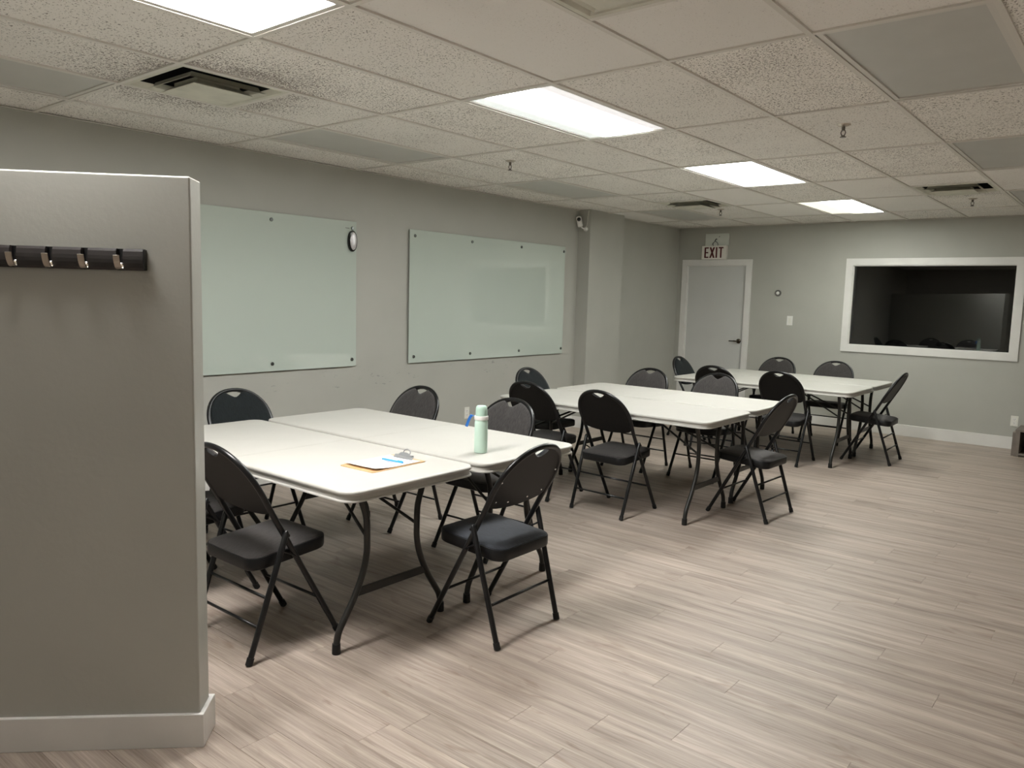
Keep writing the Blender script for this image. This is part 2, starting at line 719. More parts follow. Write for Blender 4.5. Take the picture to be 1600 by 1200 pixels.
def plank_mb(mb, xa, xb, ya, yb):
    b = 0.0007
    v = [(xa + G, ya + G, -0.006), (xb - G, ya + G, -0.006), (xb - G, yb - G, -0.006), (xa + G, yb - G, -0.006),
         (xa + G, ya + G, -b), (xb - G, ya + G, -b), (xb - G, yb - G, -b), (xa + G, yb - G, -b),
         (xa + G + b, ya + G + b, 0), (xb - G - b, ya + G + b, 0), (xb - G - b, yb - G - b, 0), (xa + G + b, yb - G - b, 0)]
    f = [(8, 9, 10, 11)]
    for i in range(4):
        j = (i + 1) % 4
        f += [(i, j, 4 + j, 4 + i), (4 + i, 4 + j, 8 + j, 8 + i)]
    mb.add(v, f)


full_plank = None
for (xa, xb, ya, yb) in planks[:290]:
    w, d = xb - xa, yb - ya
    if abs(w - PL) < 1e-4 and abs(d - PW) < 1e-4:
        if full_plank is None:
            mb = MB()
            plank_mb(mb, -PL / 2, PL / 2, -PW / 2, PW / 2)
            full_plank = mb.mesh('plank', 'floor_vinyl')
        me = full_plank
    else:
        mb = MB()
        plank_mb(mb, -w / 2, w / 2, -d / 2, d / 2)
        me = mb.mesh('plank', 'floor_vinyl')
    linked('plank', me, floor, ((xa + xb) / 2, (ya + yb) / 2, 0))
mb = MB()
rnd = []
for (xa, xb, ya, yb) in planks[290:]:
    plank_mb(mb, xa, xb, ya, yb)
    rnd += [random.random()] * 12
rest = mb.obj('planks_beyond', 'floor_vinyl', floor)
at = rest.data.attributes.new('plank_random', 'FLOAT', 'POINT')
at.data.foreach_set('value', rnd)
rest['kind'] = 'stuff'

# ---- walls
def scuffed_wall():
    m = MATS['wall_paint'].copy()
    m.name = 'wall_paint_scuffed'
    nt = m.node_tree
    L = nt.links.new
    b = nt.nodes['Principled BSDF']
    src = b.inputs['Base Color'].links[0].from_socket
    tc = nt.nodes.new('ShaderNodeTexCoord')
    sp = nt.nodes.new('ShaderNodeSeparateXYZ')
    L(tc.outputs['Object'], sp.inputs[0])

    def band(sock, lo, hi, soft):
        a = nt.nodes.new('ShaderNodeMapRange')
        a.inputs[1].default_value, a.inputs[2].default_value = lo, lo + soft
        c = nt.nodes.new('ShaderNodeMapRange')
        c.inputs[1].default_value, c.inputs[2].default_value = hi, hi - soft
        L(sock, a.inputs[0])
        L(sock, c.inputs[0])
        mm = nt.nodes.new('ShaderNodeMath')
        mm.operation = 'MULTIPLY'
        L(a.outputs[0], mm.inputs[0])
        L(c.outputs[0], mm.inputs[1])
        return mm.outputs[0]

    def mul(p, q):
        mm = nt.nodes.new('ShaderNodeMath')
        mm.operation = 'MULTIPLY'
        L(p, mm.inputs[0])
        L(q, mm.inputs[1])
        return mm.outputs[0]
    mp = nt.nodes.new('ShaderNodeMapping')
    mp.inputs['Scale'].default_value = (1, 1.2, 4.0)
    mp.inputs['Rotation'].default_value = (0.25, 0, 0)
    L(tc.outputs['Object'], mp.inputs['Vector'])
    marks = []
    for (scale, lo, hi) in ((14.0, 0.62, 0.70), (3.0, 0.50, 0.62)):
        n = nt.nodes.new('ShaderNodeTexNoise')
        n.inputs['Scale'].default_value = scale
        n.inputs['Detail'].default_value = 5
        L(mp.outputs[0], n.inputs['Vector'])
        r = nt.nodes.new('ShaderNodeMapRange')
        r.inputs[1].default_value, r.inputs[2].default_value = lo, hi
        L(n.outputs[0], r.inputs[0])
        marks.append(r.outputs[0])
    k = mul(mul(marks[0], marks[1]), mul(band(sp.outputs[2], 0.68, 0.90, 0.05), band(sp.outputs[1], 1.0, 5.2, 0.3)))
    half = nt.nodes.new('ShaderNodeMath')
    half.operation = 'MULTIPLY'
    half.inputs[1].default_value = 0.55
    L(k, half.inputs[0])
    mx = nt.nodes.new('ShaderNodeMix')
    mx.data_type = 'RGBA'
    mx.inputs['B'].default_value = (0.16, 0.16, 0.17, 1)
    L(half.outputs[0], mx.inputs['Factor'])
    L(src, mx.inputs['A'])
    L(mx.outputs['Result'], b.inputs['Base Color'])
    MATS['wall_paint_scuffed'] = m


scuffed_wall()
w = MB().box(XL - 0.12, XL, YB - 0.12, YF + 0.12, -0.08, 2.75).obj('wall_left', 'wall_paint_scuffed')
struct(w, 'grey painted wall with two glass boards', 'wall')
w = MB().box(XR, XR + 0.12, YB - 0.12, YF + 0.12, -0.08, 2.75).obj('wall_right', 'wall_paint')
struct(w, 'plain grey painted side wall', 'wall')
w = MB().box(XL, XR, YB - 0.12, YB, -0.08, 2.75).obj('wall_back', 'wall_paint')
struct(w, 'plain grey painted entrance wall', 'wall')
DX0, DX1, DZ = 0.253, 1.114, 2.033
WX0, WX1, WZ0, WZ1 = 2.475, 4.182, 1.052, 2.024
mb = MB()
T = 0.12
mb.box(XL, DX0, YF, YF + T, -0.08, 2.75)
mb.box(DX0, DX1, YF, YF + T, DZ, 2.75)
mb.box(DX1, WX0, YF, YF + T, -0.08, 2.75)
mb.box(WX0, WX1, YF, YF + T, -0.08, WZ0)
mb.box(WX0, WX1, YF, YF + T, WZ1, 2.75)
mb.box(WX1, XR, YF, YF + T, -0.08, 2.75)
w = mb.obj('wall_far', 'wall_paint')
struct(w, 'grey painted wall with door and wide dark window', 'wall')
w = MB().box(XL, 0.265, 5.722, 6.455, 0, H + 0.1, bevel=0.003).obj('wall_pilaster', 'wall_paint')
struct(w, 'grey boxed pilaster standing out from the wall', 'wall')

# ---- diagonal half-height partition (45 degrees)
PT_H = 1.868
PLEN, PTH = 4.05, 0.108
part_o = (3.034, -0.609, 0)          # front corner at the free end; local +x runs along the wall, +y out of the front face
ROTP = math.radians(45)


def part_mesh(x0, x1, y0, y1, z0, z1, bev):
    return MB().box(x0, x1, y0, y1, z0, z1, bevel=bev)


w = part_mesh(-PLEN, 0, 0, PTH, 0, PT_H, 0.005).obj('wall_partition', 'partition_paint', None, part_o, ROTP)
struct(w, 'grey diagonal half-height partition wall carrying the coat hooks', 'partition')
BH, BT = 0.115, 0.016
mb = MB()
mb.box(-PLEN + 0.1, BT, -BT, 0, 0, BH, bevel=0.002)
mb.box(0.0, BT, 0, PTH, 0, BH, bevel=0.002)
mb.box(-PLEN + 0.1, BT, PTH, PTH + BT, 0, BH, bevel=0.002)
w = mb.obj('baseboard_partition', 'white_trim', None, part_o, ROTP)
struct(w, 'scuffed white baseboard round the diagonal partition', 'baseboard')

# ---- baseboards
BB = 0.135
w = MB().box(DX1 + 0.084, XR, YF - 0.014, YF, 0, BB, bevel=0.003).obj('baseboard_far', 'white_trim')
struct(w, 'white baseboard under the dark window', 'baseboard')
mb = MB()
mb.box(XL, XL + 0.014, YB, 5.722, 0, BB, bevel=0.003)
mb.box(XL, 0.279, 5.708, 5.722, 0, BB, bevel=0.003)
mb.box(0.265, 0.279, 5.722, 6.455, 0, BB, bevel=0.003)
mb.box(XL, XL + 0.014, 6.455, YF, 0, BB, bevel=0.003)
w = mb.obj('baseboard_left', 'white_trim')
struct(w, 'white baseboard below the glass boards', 'baseboard')

# ---- ceiling: slab above, grid bars, tiles
ceil = MB().box(XL, XR, YB, YF, 2.72, 2.80).obj('ceiling', 'slot_dark')
struct(ceil, 'suspended ceiling of fissured tiles in a metal grid', 'ceiling')
CX, CY = 0.61, 1.22
LIGHTS_ON = [(7, -4), (4, -1), (4, 1), (4, 3), (4, 5)]  # first cell is an added, unseen fill panel behind the camera
LIGHTS_OFF = [(1, -1), (1, 1), (1, 3), (1, 5), (7, 1), (7, 3), (7, 5)]
VENTS = [(2, 0, 0), (6, 0, 0), (2, 4, 1), (6, 4, 1)]
PLAIN = {(5, 0), (6, 0), (7, 0), (5, 4), (6, 4), (7, 4), (3, 4), (5, 5), (3, 5), (0, 5), (5, -1), (8, 2), (4, 6), (8, 4), (6, -1)}
for i in range(1, 12):
    x = i * CX
    o = MB().box(-0.012, 0.012, YB, YF, H, H + 0.0085).obj('grid_bar', 'grid_metal', ceil, (x, 0, 0))
for j in range(-3, 7):
    y = j * CY
    MB().box(XL, XR, -0.012, 0.012, H + 0.0006, H + 0.0084).obj('grid_bar', 'grid_metal', ceil, (0, y, 0))
mb = MB()
mb.box(XL, XL + 0.02, YB, YF, H, H + 0.003)
mb.box(XL, XR, YF - 0.02, YF, H + 0.0003, H + 0.0033)
mb.obj('wall_angle', 'grid_metal', ceil)
tile_cache = {}


def tile(xa, xb, ya, yb, plain):
    xa, xb, ya, yb = max(xa, XL), min(xb, XR), max(ya, YB), min(yb, YF)
    wx, wy = round(xb - xa - 0.004, 4), round(yb - ya - 0.004, 4)
    key = (wx, wy, plain)
    if key not in tile_cache:
        tile_cache[key] = MB().box(-wx / 2, wx / 2, -wy / 2, wy / 2, 0, 0.016, bevel=0.0015, seg=1).mesh('ceiling_tile', 'tile_plain' if plain else 'tile_fissured')
    linked('ceiling_tile', tile_cache[key], ceil, ((xa + xb) / 2, (ya + yb) / 2, H + 0.0087))


for i in range(0, 12):
    for j in range(-4, 7):
        if (i, j) in LIGHTS_ON or (i, j) in LIGHTS_OFF:
            continue
        xa, xb, ya, yb = i * CX, (i + 1) * CX, j * CY, (j + 1) * CY
        vs = [v for v in VENTS if v[0] == i and v[1] == j]
        if vs:
            half = vs[0][2]
            if half == 0:
                tile(xa, xb, ya + CY / 2, yb, (i, j) in PLAIN)
            else:
                tile(xa, xb, ya, ya + CY / 2, (i, j) in PLAIN)
            MB().box(xa, xb, -0.012, 0.012, H + 0.0008, H + 0.0083).obj('grid_bar', 'grid_metal', ceil, (0, ya + CY / 2, 0))
        else:
            tile(xa, xb, ya, yb, (i, j) in PLAIN)

# ---- door
door = thing('door_1', 'flat white door in a white casing under the exit sign', 'door', (0, YF, 0), kind='structure')
MB().box(DX0 + 0.012, DX1 - 0.012, 0.018, 0.06, 0.008, DZ - 0.012, bevel=0.002).obj('door_panel', 'door_paint', door)
mb = MB()
mb.box(DX0, DX0 + 0.012, 0.0, T, 0, DZ)
mb.box(DX1 - 0.012, DX1, 0.0, T, 0, DZ)
mb.box(DX0, DX1, 0.0, T, DZ - 0.012, DZ)
mb.obj('door_frame', 'white_trim', door)
CW = 0.076


def casing(parent, x0, x1, z0, z1, closed, cw, name):
    """mitred flat casing boards with a stepped inner edge, proud of the wall (towards -y)."""
    def board(pts):
        m_ = MB()
        n = 4
        lay = []
        for yy in (0.0, -0.017):
            lay.append([(p[0], yy, p[1]) for p in pts])
        m_.rings(lay, smooth=False)
        return m_
    zb = z0 - cw if closed else 0.0
    board([(x0 - cw, zb), (x0, z0 if closed else 0), (x0, z1), (x0 - cw, z1 + cw)]).obj(name, 'white_trim', parent)
    board([(x1 + cw, zb), (x1, z0 if closed else 0), (x1, z1), (x1 + cw, z1 + cw)]).obj(name, 'white_trim', parent)
    board([(x0 - cw, z1 + cw), (x0, z1), (x1, z1), (x1 + cw, z1 + cw)]).obj(name, 'white_trim', parent)
    if closed:
        board([(x0 - cw, z0 - cw), (x0, z0), (x1, z0), (x1 + cw, z0 - cw)]).obj(name, 'white_trim', parent)


casing(door, DX0, DX1, 0, DZ, False, 0.078, 'door_casing')
mb = MB()
hx, hz = 1.052, 1.015
seg = 20
rings_ = []
for (r, yy) in ((0.032, 0.018), (0.032, 0.008), (0.026, 0.002), (0.012, 0.0), (0.012, -0.03)):
    rings_.append([(hx + r * math.cos(2 * PI * k / seg), yy, hz + r * math.sin(2 * PI * k / seg)) for k in range(seg)])
mb.rings(rings_)
mb.tube(smooth_path([(hx, -0.03, hz), (hx - 0.02, -0.04, hz), (hx - 0.06, -0.042, hz), (hx - 0.115, -0.04, hz - 0.002)], 4), [0.010] * 8 + [0.008] * 5, 10)
mb.obj('door_handle', 'dark_bronze', door)

# ---- wide window to a dark studio
win = thing('window_1', 'wide dark interior window in a white casing', 'window', (0, YF, 0), kind='structure')
casing(win, WX0, WX1, WZ0, WZ1, True, 0.082, 'window_casing')
mb = MB()
mb.box(WX0, WX0 + 0.01, 0, T, WZ0, WZ1)
mb.box(WX1 - 0.01, WX1, 0, T, WZ0, WZ1)
mb.box(WX0 + 0.01, WX1 - 0.01, 0, T, WZ0, WZ0 + 0.01)
mb.box(WX0 + 0.01, WX1 - 0.01, 0, T, WZ1 - 0.01, WZ1)
mb.obj('window_jamb', 'white_trim', win)
MB().box(WX0 + 0.008, WX1 - 0.008, 0.034, 0.042, WZ0 + 0.008, WZ1 - 0.008).obj('pane', 'window_glass', win)
mb = MB()
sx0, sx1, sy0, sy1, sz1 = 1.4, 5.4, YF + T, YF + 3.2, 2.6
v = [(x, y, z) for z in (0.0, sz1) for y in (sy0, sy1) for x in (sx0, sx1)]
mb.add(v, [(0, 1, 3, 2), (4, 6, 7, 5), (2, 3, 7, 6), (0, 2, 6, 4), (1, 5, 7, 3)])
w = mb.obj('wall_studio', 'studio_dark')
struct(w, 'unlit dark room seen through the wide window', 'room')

# ================================================================== FURNITURE
# ---- folding tables
TL, TD, TH = 1.83, 0.762, 0.737


def table_half(side):
    """one half of the moulded top; the outer corners are round, the fold edge is straight."""
    x0, x1 = (0.0012, TL / 2) if side > 0 else (-TL / 2, -0.0012)
    R = 0.075

    def ring(ins, z):
        if side > 0:
            a, b = x0, x1 - ins
            rr = [max(R - ins, 0.01), 0.002, 0.002, max(R - ins, 0.01)]
        else:
            a, b = x0 + ins, x1
            rr = [0.002, max(R - ins, 0.01), max(R - ins, 0.01), 0.002]
        return [(p[0], p[1], z) for p in rrect(a, b, -TD / 2 + ins, TD / 2 - ins, rr, 8)]
    prof = [(0.055, 0.718), (0.040, 0.708), (0.024, 0.696), (0.016, 0.689), (0.006, 0.6885), (0.0, 0.691), (0.0005, 0.696), (0.008, 0.699), (0.012, 0.7165),
            (0.003, 0.7195), (0.0, 0.725), (0.001, 0.731), (0.004, 0.735), (0.010, TH)]
    return MB().rings([ring(i, z) for i, z in prof])


def make_table():
    t = thing('folding_table', '', 'table')
    for s in (-1, 1):
        table_half(s).obj('top_panel', 'table_plastic', t)
    for s in (-1, 1):
        lx = s * (TL / 2 - 0.165)
        half = [(0.195, 0.70), (0.180, 0.645), (0.152, 0.56), (0.148, 0.47), (0.150, 0.40), (0.170, 0.32), (0.215, 0.225), (0.270, 0.14), (0.300, 0.09), (0.311, 0.04), (0.312, 0.002)]
        for q in (-1, 1):
            leg = MB().tube(smooth_path([(lx, q * a, z) for a, z in half], 4), 0.0145, 10).obj('leg', 'table_steel', t)
            MB().lathe([(0.0, 0.0), (0.017, 0.0), (0.0185, 0.003), (0.0175, 0.045), (0.0, 0.045)], 12, (lx, q * 0.312, 0)).obj('foot_cap', 'rubber', leg)
        MB().box(lx - 0.006, lx + 0.006, -0.205, 0.205, 0.222, 0.258, bevel=0.002).obj('crossbar', 'table_steel', t)
        MB().tube([(lx, -0.30, 0.699), (lx, 0.30, 0.699)], 0.013, 8).obj('pivot_bar', 'table_steel', t)
        mb = MB()
        for q in (-1, 1):
            mb.tube([(lx, q * 0.149, 0.47), (lx - s * 0.12, q * 0.118, 0.527), (lx - s * 0.46, q * 0.03, 0.688), (lx - s * 0.50, q * 0.02, 0.700)], 0.0075, 8)
        mb.obj('brace', 'table_steel', t)
        MB().tube([(lx - s * 0.50, -0.18, 0.700), (lx - s * 0.50, 0.18, 0.700)], 0.010, 8).obj('brace_bracket', 'table_steel', t)
    return t


TABLES = [
    ((1.165, 0.045), 'white folding table carrying the clipboard'),
    ((1.185, 0.835), 'white folding table carrying the mint bottle'),
    ((1.350, 2.855), 'bare white folding table of the middle pair, on the side towards the bottle table'),
    ((1.335, 3.645), 'bare white folding table of the middle pair, on the side towards the door'),
    ((1.475, 5.570), 'bare white folding table of the pair by the window, on the middle pair\'s side'),
    ((1.470, 6.345), 'bare white folding table closest to the dark window and white door'),
]
proto = make_table()
for n, ((x0, y0), lab) in enumerate(TABLES):
    t = proto if n == 0 else copy_tree(proto)
    t.location = (x0 + TL / 2, y0 + TD / 2, 0)
    t['label'] = lab
    t['group'] = 'white folding tables pushed together in pairs'

# ---- folding chairs
ALPHA = math.atan(0.553)
CA, SA = math.cos(ALPHA), math.sin(ALPHA)


def ray_poly(c, ang, poly):
    """distance from c to a closed polygon along a direction (largest hit)."""
    dx, dy = math.cos(ang), math.sin(ang)
    best = None
    n = len(poly)
    for i in range(n):
        ax, ay = poly[i][0] - c[0], poly[i][1] - c[1]
        bx, by = poly[(i + 1) % n][0] - c[0], poly[(i + 1) % n][1] - c[1]
        ex, ey = bx - ax, by - ay
        den = dx * ey - dy * ex
        if abs(den) < 1e-12:
            continue
        t = (ax * ey - ay * ex) / den
        s = (ax * dy - ay * dx) / den
        if t > 0 and -1e-9 <= s <= 1 + 1e-9:
            best = t if best is None else max(best, t)
    return best


def make_chair(variant):
    """local +y is the way the sitter faces; origin on the floor under the seat."""
    yf = 0.216 if variant == 'A' else 0.230
    top = 0.887 if variant == 'A' else 0.898
    XF, XRR, R = 0.207, 0.224, 0.0125
    t = thing('folding_chair', '', 'chair')

    def bp(u, s, n):
        return (u, yf - s * SA + n * CA, s * CA + n * SA)
    s_top = top / CA - R
    AW, AH = 0.214, 0.215
    s_c = s_top - AH

    def arch(ins, a):
        p = 2.0 / 2.15
        ca, sa = math.cos(a), math.sin(a)
        return (math.copysign(abs(ca) ** p, ca) * (AW - ins), s_c + abs(sa) ** p * (AH - ins))
    s_leg = 0.60 / CA
    # back frame: the arch
    path = [bp(XF, s_leg - 0.002, 0), bp(XF + 0.004, (s_leg + s_c) / 2, 0)]
    path += [bp(*arch(0, PI * k / 24), 0) for k in range(25)]
    path += [bp(-XF - 0.004, (s_leg + s_c) / 2, 0), bp(-XF, s_leg - 0.002, 0)]
    MB().tube(path, R, 10).obj('back_frame', 'chair_steel', t)
    for q in (-1, 1):
        lg = MB().tube([bp(q * XF, 0.003, 0), bp(q * XF, 0.35, 0), bp(q * XF, s_leg, 0)], R, 10).obj('leg', 'chair_steel', t)
        MB().tube([bp(q * XF, 0.0045, 0), bp(q * XF, 0.034, 0)], 0.0150, 10).obj('foot_cap', 'rubber', lg)
    # rear legs, pinned outside the main tube
    zh = 0.528
    yh = yf - 0.553 * 0.515
    yr = -yf

    def rl(q, z):
        k = z / zh
        return (q * (0.219 + (XRR + 0.008 - 0.219) * k), yr + (yh - yr) * k, z)
    for q in (-1, 1):
        lg = MB().tube([rl(q, 0.004), rl(q, 0.3), rl(q, zh - 0.006), rl(q, zh + 0.004)], [R, R, R, 0.005], 10).obj('leg', 'chair_steel', t)
        MB().tube([rl(q, 0.0035), rl(q, 0.032)], 0.0150, 10).obj('foot_cap', 'rubber', lg)
        a = rl(q, 0.452)
        zt = 0.405
        b = (q * XF, yf - 0.553 * zt, zt)
        MB().tube([(q * 0.214, a[1], a[2]), (q * 0.214, b[1], b[2])], 0.005, 6).obj('link_bar', 'chair_steel', t)
        MB().tube([(q * 0.20, yh + 0.004, 0.512), (q * 0.243, yh + 0.004, 0.512)], 0.006, 8).obj('hinge_pin', 'chair_steel', t)
    # stretchers
    for z in ((0.185,) if variant == 'A' else (0.262, 0.146)):
        a, b = rl(-1, z), rl(1, z)
        MB().tube([a, b], 0.0065, 8).obj('stretcher', 'chair_steel', t)
    zs = 0.186
    MB().tube([(-XF, yf - 0.553 * zs, zs), (XF, yf - 0.553 * zs, zs)], 0.0065, 8).obj('stretcher', 'chair_steel', t)
    # seat: vinyl pan and padded top, front edge a little higher
    SW, S0, S1 = 0.194, -0.195, 0.190
    tilt = 0.075

    def sring(ins, z):
        out = []
        for (x, y) in rrect(-SW + ins, SW - ins, S0 + ins, S1 - ins, max(0.06 - ins, 0.012), 6):
            yy = (y - (S0 + S1) / 2)
            bow = 0.016 * (1 - (x / SW) ** 2) * (1 if y > 0 else 0.3) * (abs(yy) / 0.19)
            out.append((x, y + math.copysign(bow, yy), 0.438 + z + tilt * y))
        return out
    seat = MB().rings([sring(i, z) for i, z in ((0.03, -0.052), (0.010, -0.052), (0.002, -0.047), (0.0, -0.040), (0.0, -0.003), (0.002, 0.001), (0.008, 0.001))]).obj('seat', 'chair_vinyl', t)
    pad = 'fabric_grey'
    mb = MB().rings([sring(i, z) for i, z in ((0.006, -0.001), (0.007, 0.003), (0.012, 0.006), (0.03, 0.011), (0.07, 0.016), (0.12, 0.019), (0.175, 0.020))])
    mb.obj('seat_cushion', pad, seat)
    # backrest shell with the hand hole under the top tube
    s_low = 0.604 / CA

    def outline(ins):
        pts = []
        for k in range(33):
            pts.append(arch(ins, PI * k / 32))
        wl = AW - ins
        r = 0.03
        for (u, s) in ((-wl + 0.000, s_low + r + 0.02), (-wl + 0.008, s_low + 0.018), (-wl + r, s_low + 0.002)):
            pts.append((u, s))
        for k in range(1, 10):
            u = -wl + r + (2 * wl - 2 * r) * k / 10
            pts.append((u, s_low - 0.020 * (1 - (u / (wl - r)) ** 2)))
        for (u, s) in ((wl - r, s_low + 0.002), (wl - 0.008, s_low + 0.018), (wl, s_low + r + 0.02)):
            pts.append((u, s))
        return pts
    hc = (0.0, s_top - 0.030)
    hole = [(0.053, hc[1] + 0.008), (0.030, hc[1] + 0.016), (0.0, hc[1] + 0.019), (-0.030, hc[1] + 0.016), (-0.053, hc[1] + 0.008), (-0.036, hc[1] - 0.010), (-0.013, hc[1] - 0.022), (0.013, hc[1] - 0.022), (0.036, hc[1] - 0.010)]
    ol = outline(0.006)
    angs = [math.atan2(p[1] - hc[1], p[0] - hc[0]) for p in ol] + [math.atan2(p[1] - hc[1], p[0] - hc[0]) for p in hole] + [-PI + 2 * PI * k / 40 for k in range(40)]
    angs = sorted(set(round(a, 4) for a in angs))
    n_ = len(angs)
    verts, faces = [], []
    for nn in (-0.006, 0.006):
        for poly in (ol, hole):
            for a in angs:
                d = ray_poly(hc, a, poly)
                verts.append(bp(hc[0] + d * math.cos(a), hc[1] + d * math.sin(a), nn))
    for k in range(n_):
        k2 = (k + 1) % n_
        faces.append((k, k2, n_ + k2, n_ + k))
        faces.append((2 * n_ + k, 3 * n_ + k, 3 * n_ + k2, 2 * n_ + k2))
        faces.append((k, 2 * n_ + k, 2 * n_ + k2, k2))
        faces.append((n_ + k, n_ + k2, 3 * n_ + k2, 3 * n_ + k))
    shell = MB().add(verts, faces).obj('backrest', 'chair_shell', t)
    # padded front, dipping in a vee under the hand hole
    cc = (0.0, s_c - 0.03)
    co = []
    for k in range(33):
        a = PI * k / 32
        u, s = arch(0.010, a)
        if abs(u) < 0.082:
            s = min(s, hc[1] - 0.028 + (abs(u) / 0.082) ** 1.15 * 0.052)
        co.append((u, s))
    co += outline(0.010)[33:]

    def cring(f, nn):
        return [bp(cc[0] + (p[0] - cc[0]) * f, cc[1] + (p[1] - cc[1]) * f, nn) for p in co]
    mb = MB().rings([cring(f, nn) for f, nn in ((1.0, 0.006), (1.003, 0.010), (0.99, 0.014), (0.95, 0.018), (0.85, 0.021), (0.6, 0.023), (0.25, 0.024))])
    mb.obj('back_cushion', pad, shell)
    if variant == 'A':
        for (u, s) in ((-0.165, 0.725), (0.165, 0.725), (-0.07, 0.705), (0.07, 0.705), (-0.195, 0.84), (0.195, 0.84), (-0.12, 0.962), (0.12, 0.962)):
            mb = MB()
            rg = []
            for (r, nn) in ((0.0055, -0.006), (0.005, -0.008), (0.002, -0.009)):
                rg.append([bp(u + r * math.cos(2 * PI * k / 8), s + r * math.sin(2 * PI * k / 8), nn) for k in range(8)])
            mb.rings(rg, cap0=False).obj('screw', 'chrome', shell)
    return t


CHAIRS = [
    # x, y, rot (deg), variant, pad, label
    (3.095, 0.820, 90.5, 'A', 'fabric_blue', 'black folding chair with bluish grey seat at the bottle table\'s end, chrome back screws'),
    (2.440, 0.035, 0.0, 'B', 'fabric_grey', 'black folding chair beside the partition end, drawn up to the clipboard'),
    (1.735, 0.075, 0.0, 'B', 'fabric_grey', 'black folding chair at the clipboard table, between the glass board wall and another black chair'),
    (1.130, 0.815, -90, 'B', 'fabric_black', 'blue-black padded folding chair under the glass board with the eraser'),
    (1.515, 1.620, 180, 'B', 'fabric_grey', 'grey padded folding chair at the bottle table, on the glass board wall\'s side'),
    (2.335, 1.615, 180, 'B', 'fabric_grey', 'grey padded folding chair drawn up to the table edge beside the mint bottle'),
    (1.290, 3.630, -90, 'B', 'fabric_black', 'blue-black padded folding chair at the middle tables\' end, by the bolted glass board'),
    (1.760, 2.975, -2, 'B', 'fabric_grey', 'black folding chair at the middle tables, next to the blue-black chair, facing the door wall'),
    (2.438, 2.940, -3.0, 'B', 'fabric_grey', 'black folding chair standing clear at the middle tables, back towards the bottle table'),
    (1.770, 4.345, 180, 'B', 'fabric_grey', 'grey padded folding chair at the middle tables, on the pilaster\'s side'),
    (2.410, 4.430, 180, 'B', 'fabric_grey', 'grey padded folding chair at the middle tables, back to back with a black chair'),
    (3.205, 3.577, 87.6, 'B', 'fabric_grey', 'black folding chair at the open end of the middle tables'),
    (1.420, 6.300, -90, 'B', 'fabric_black', 'blue-black padded folding chair in front of the white door'),
    (2.000, 5.685, 0, 'B', 'fabric_grey', 'black folding chair at the window tables, back to back with a grey padded chair'),
    (2.690, 5.660, -3, 'B', 'fabric_grey', 'black folding chair at the window tables, back towards the middle tables\' open end'),
    (1.960, 7.110, 180, 'B', 'fabric_grey', 'grey padded folding chair between the window tables and the light switch'),
    (2.610, 7.120, 180, 'B', 'fabric_grey', 'grey padded folding chair with its back below the dark window'),
    (3.305, 6.375, 91, 'B', 'fabric_grey', 'black folding chair at the open end of the window tables, near the low shelf'),
]
protos = {}
pads = {}


def swap_pad(o, m):
    for ch in o.children_recursive:
        if ch.name.split('.')[0] in ('seat_cushion', 'back_cushion'):
            key = (ch.data.name.split('.')[0], ch.data.vertices[0].co.to_tuple(4), m)
            if key not in pads:
                me = ch.data.copy()
                me.materials.clear()
                me.materials.append(MATS[m])
                pads[key] = me
            ch.data = pads[key]


for (x, y, r, var, pad, lab) in CHAIRS:
    if var not in protos:
        protos[var] = c = make_chair(var)
    else:
        c = copy_tree(protos[var])
    c.location = (x, y, 0)
    c.rotation_euler = (0, 0, math.radians(r))
    c['label'] = lab
    c['group'] = 'padded folding chairs round the tables'
    swap_pad(c, pad)

# ---- low shelf unit at the window wall's end
sh = thing('low_shelf', 'low grey-brown open shelf unit standing against the wall under the outlet', 'shelf', (4.335, 7.745, 0))
SWD, SDP, SHH = 1.1, 0.44, 0.285
MB().box(0, 0.022, 0.02, SDP, 0, 0.250, bevel=0.002).obj('side_panel', 'shelf_wood', sh)
MB().box(SWD - 0.022, SWD, 0.02, SDP, 0, 0.250, bevel=0.002).obj('side_panel', 'shelf_wood', sh)
MB().box(0.022, SWD - 0.022, SDP - 0.012, SDP, 0.0, 0.262).obj('back_panel', 'shelf_inside', sh)
MB().box(0.024, SWD - 0.024, 0.0, SDP - 0.012, 0.262, SHH, bevel=0.002).obj('top_panel', 'shelf_wood', sh)
MB().box(0.07, SWD - 0.07, 0.0, SDP - 0.012, 0.012, 0.034, bevel=0.002).obj('bottom_panel', 'shelf_wood', sh)
MB().box(0.024, 0.07, 0.0, SDP - 0.02, 0.0, 0.262, bevel=0.002).obj('stile', 'shelf_wood', sh)
MB().box(SWD - 0.07, SWD - 0.024, 0.0, SDP - 0.02, 0.0, 0.262, bevel=0.002).obj('stile', 'shelf_wood', sh)

# ================================================================== CEILING THINGS
FZ = H + 0.002


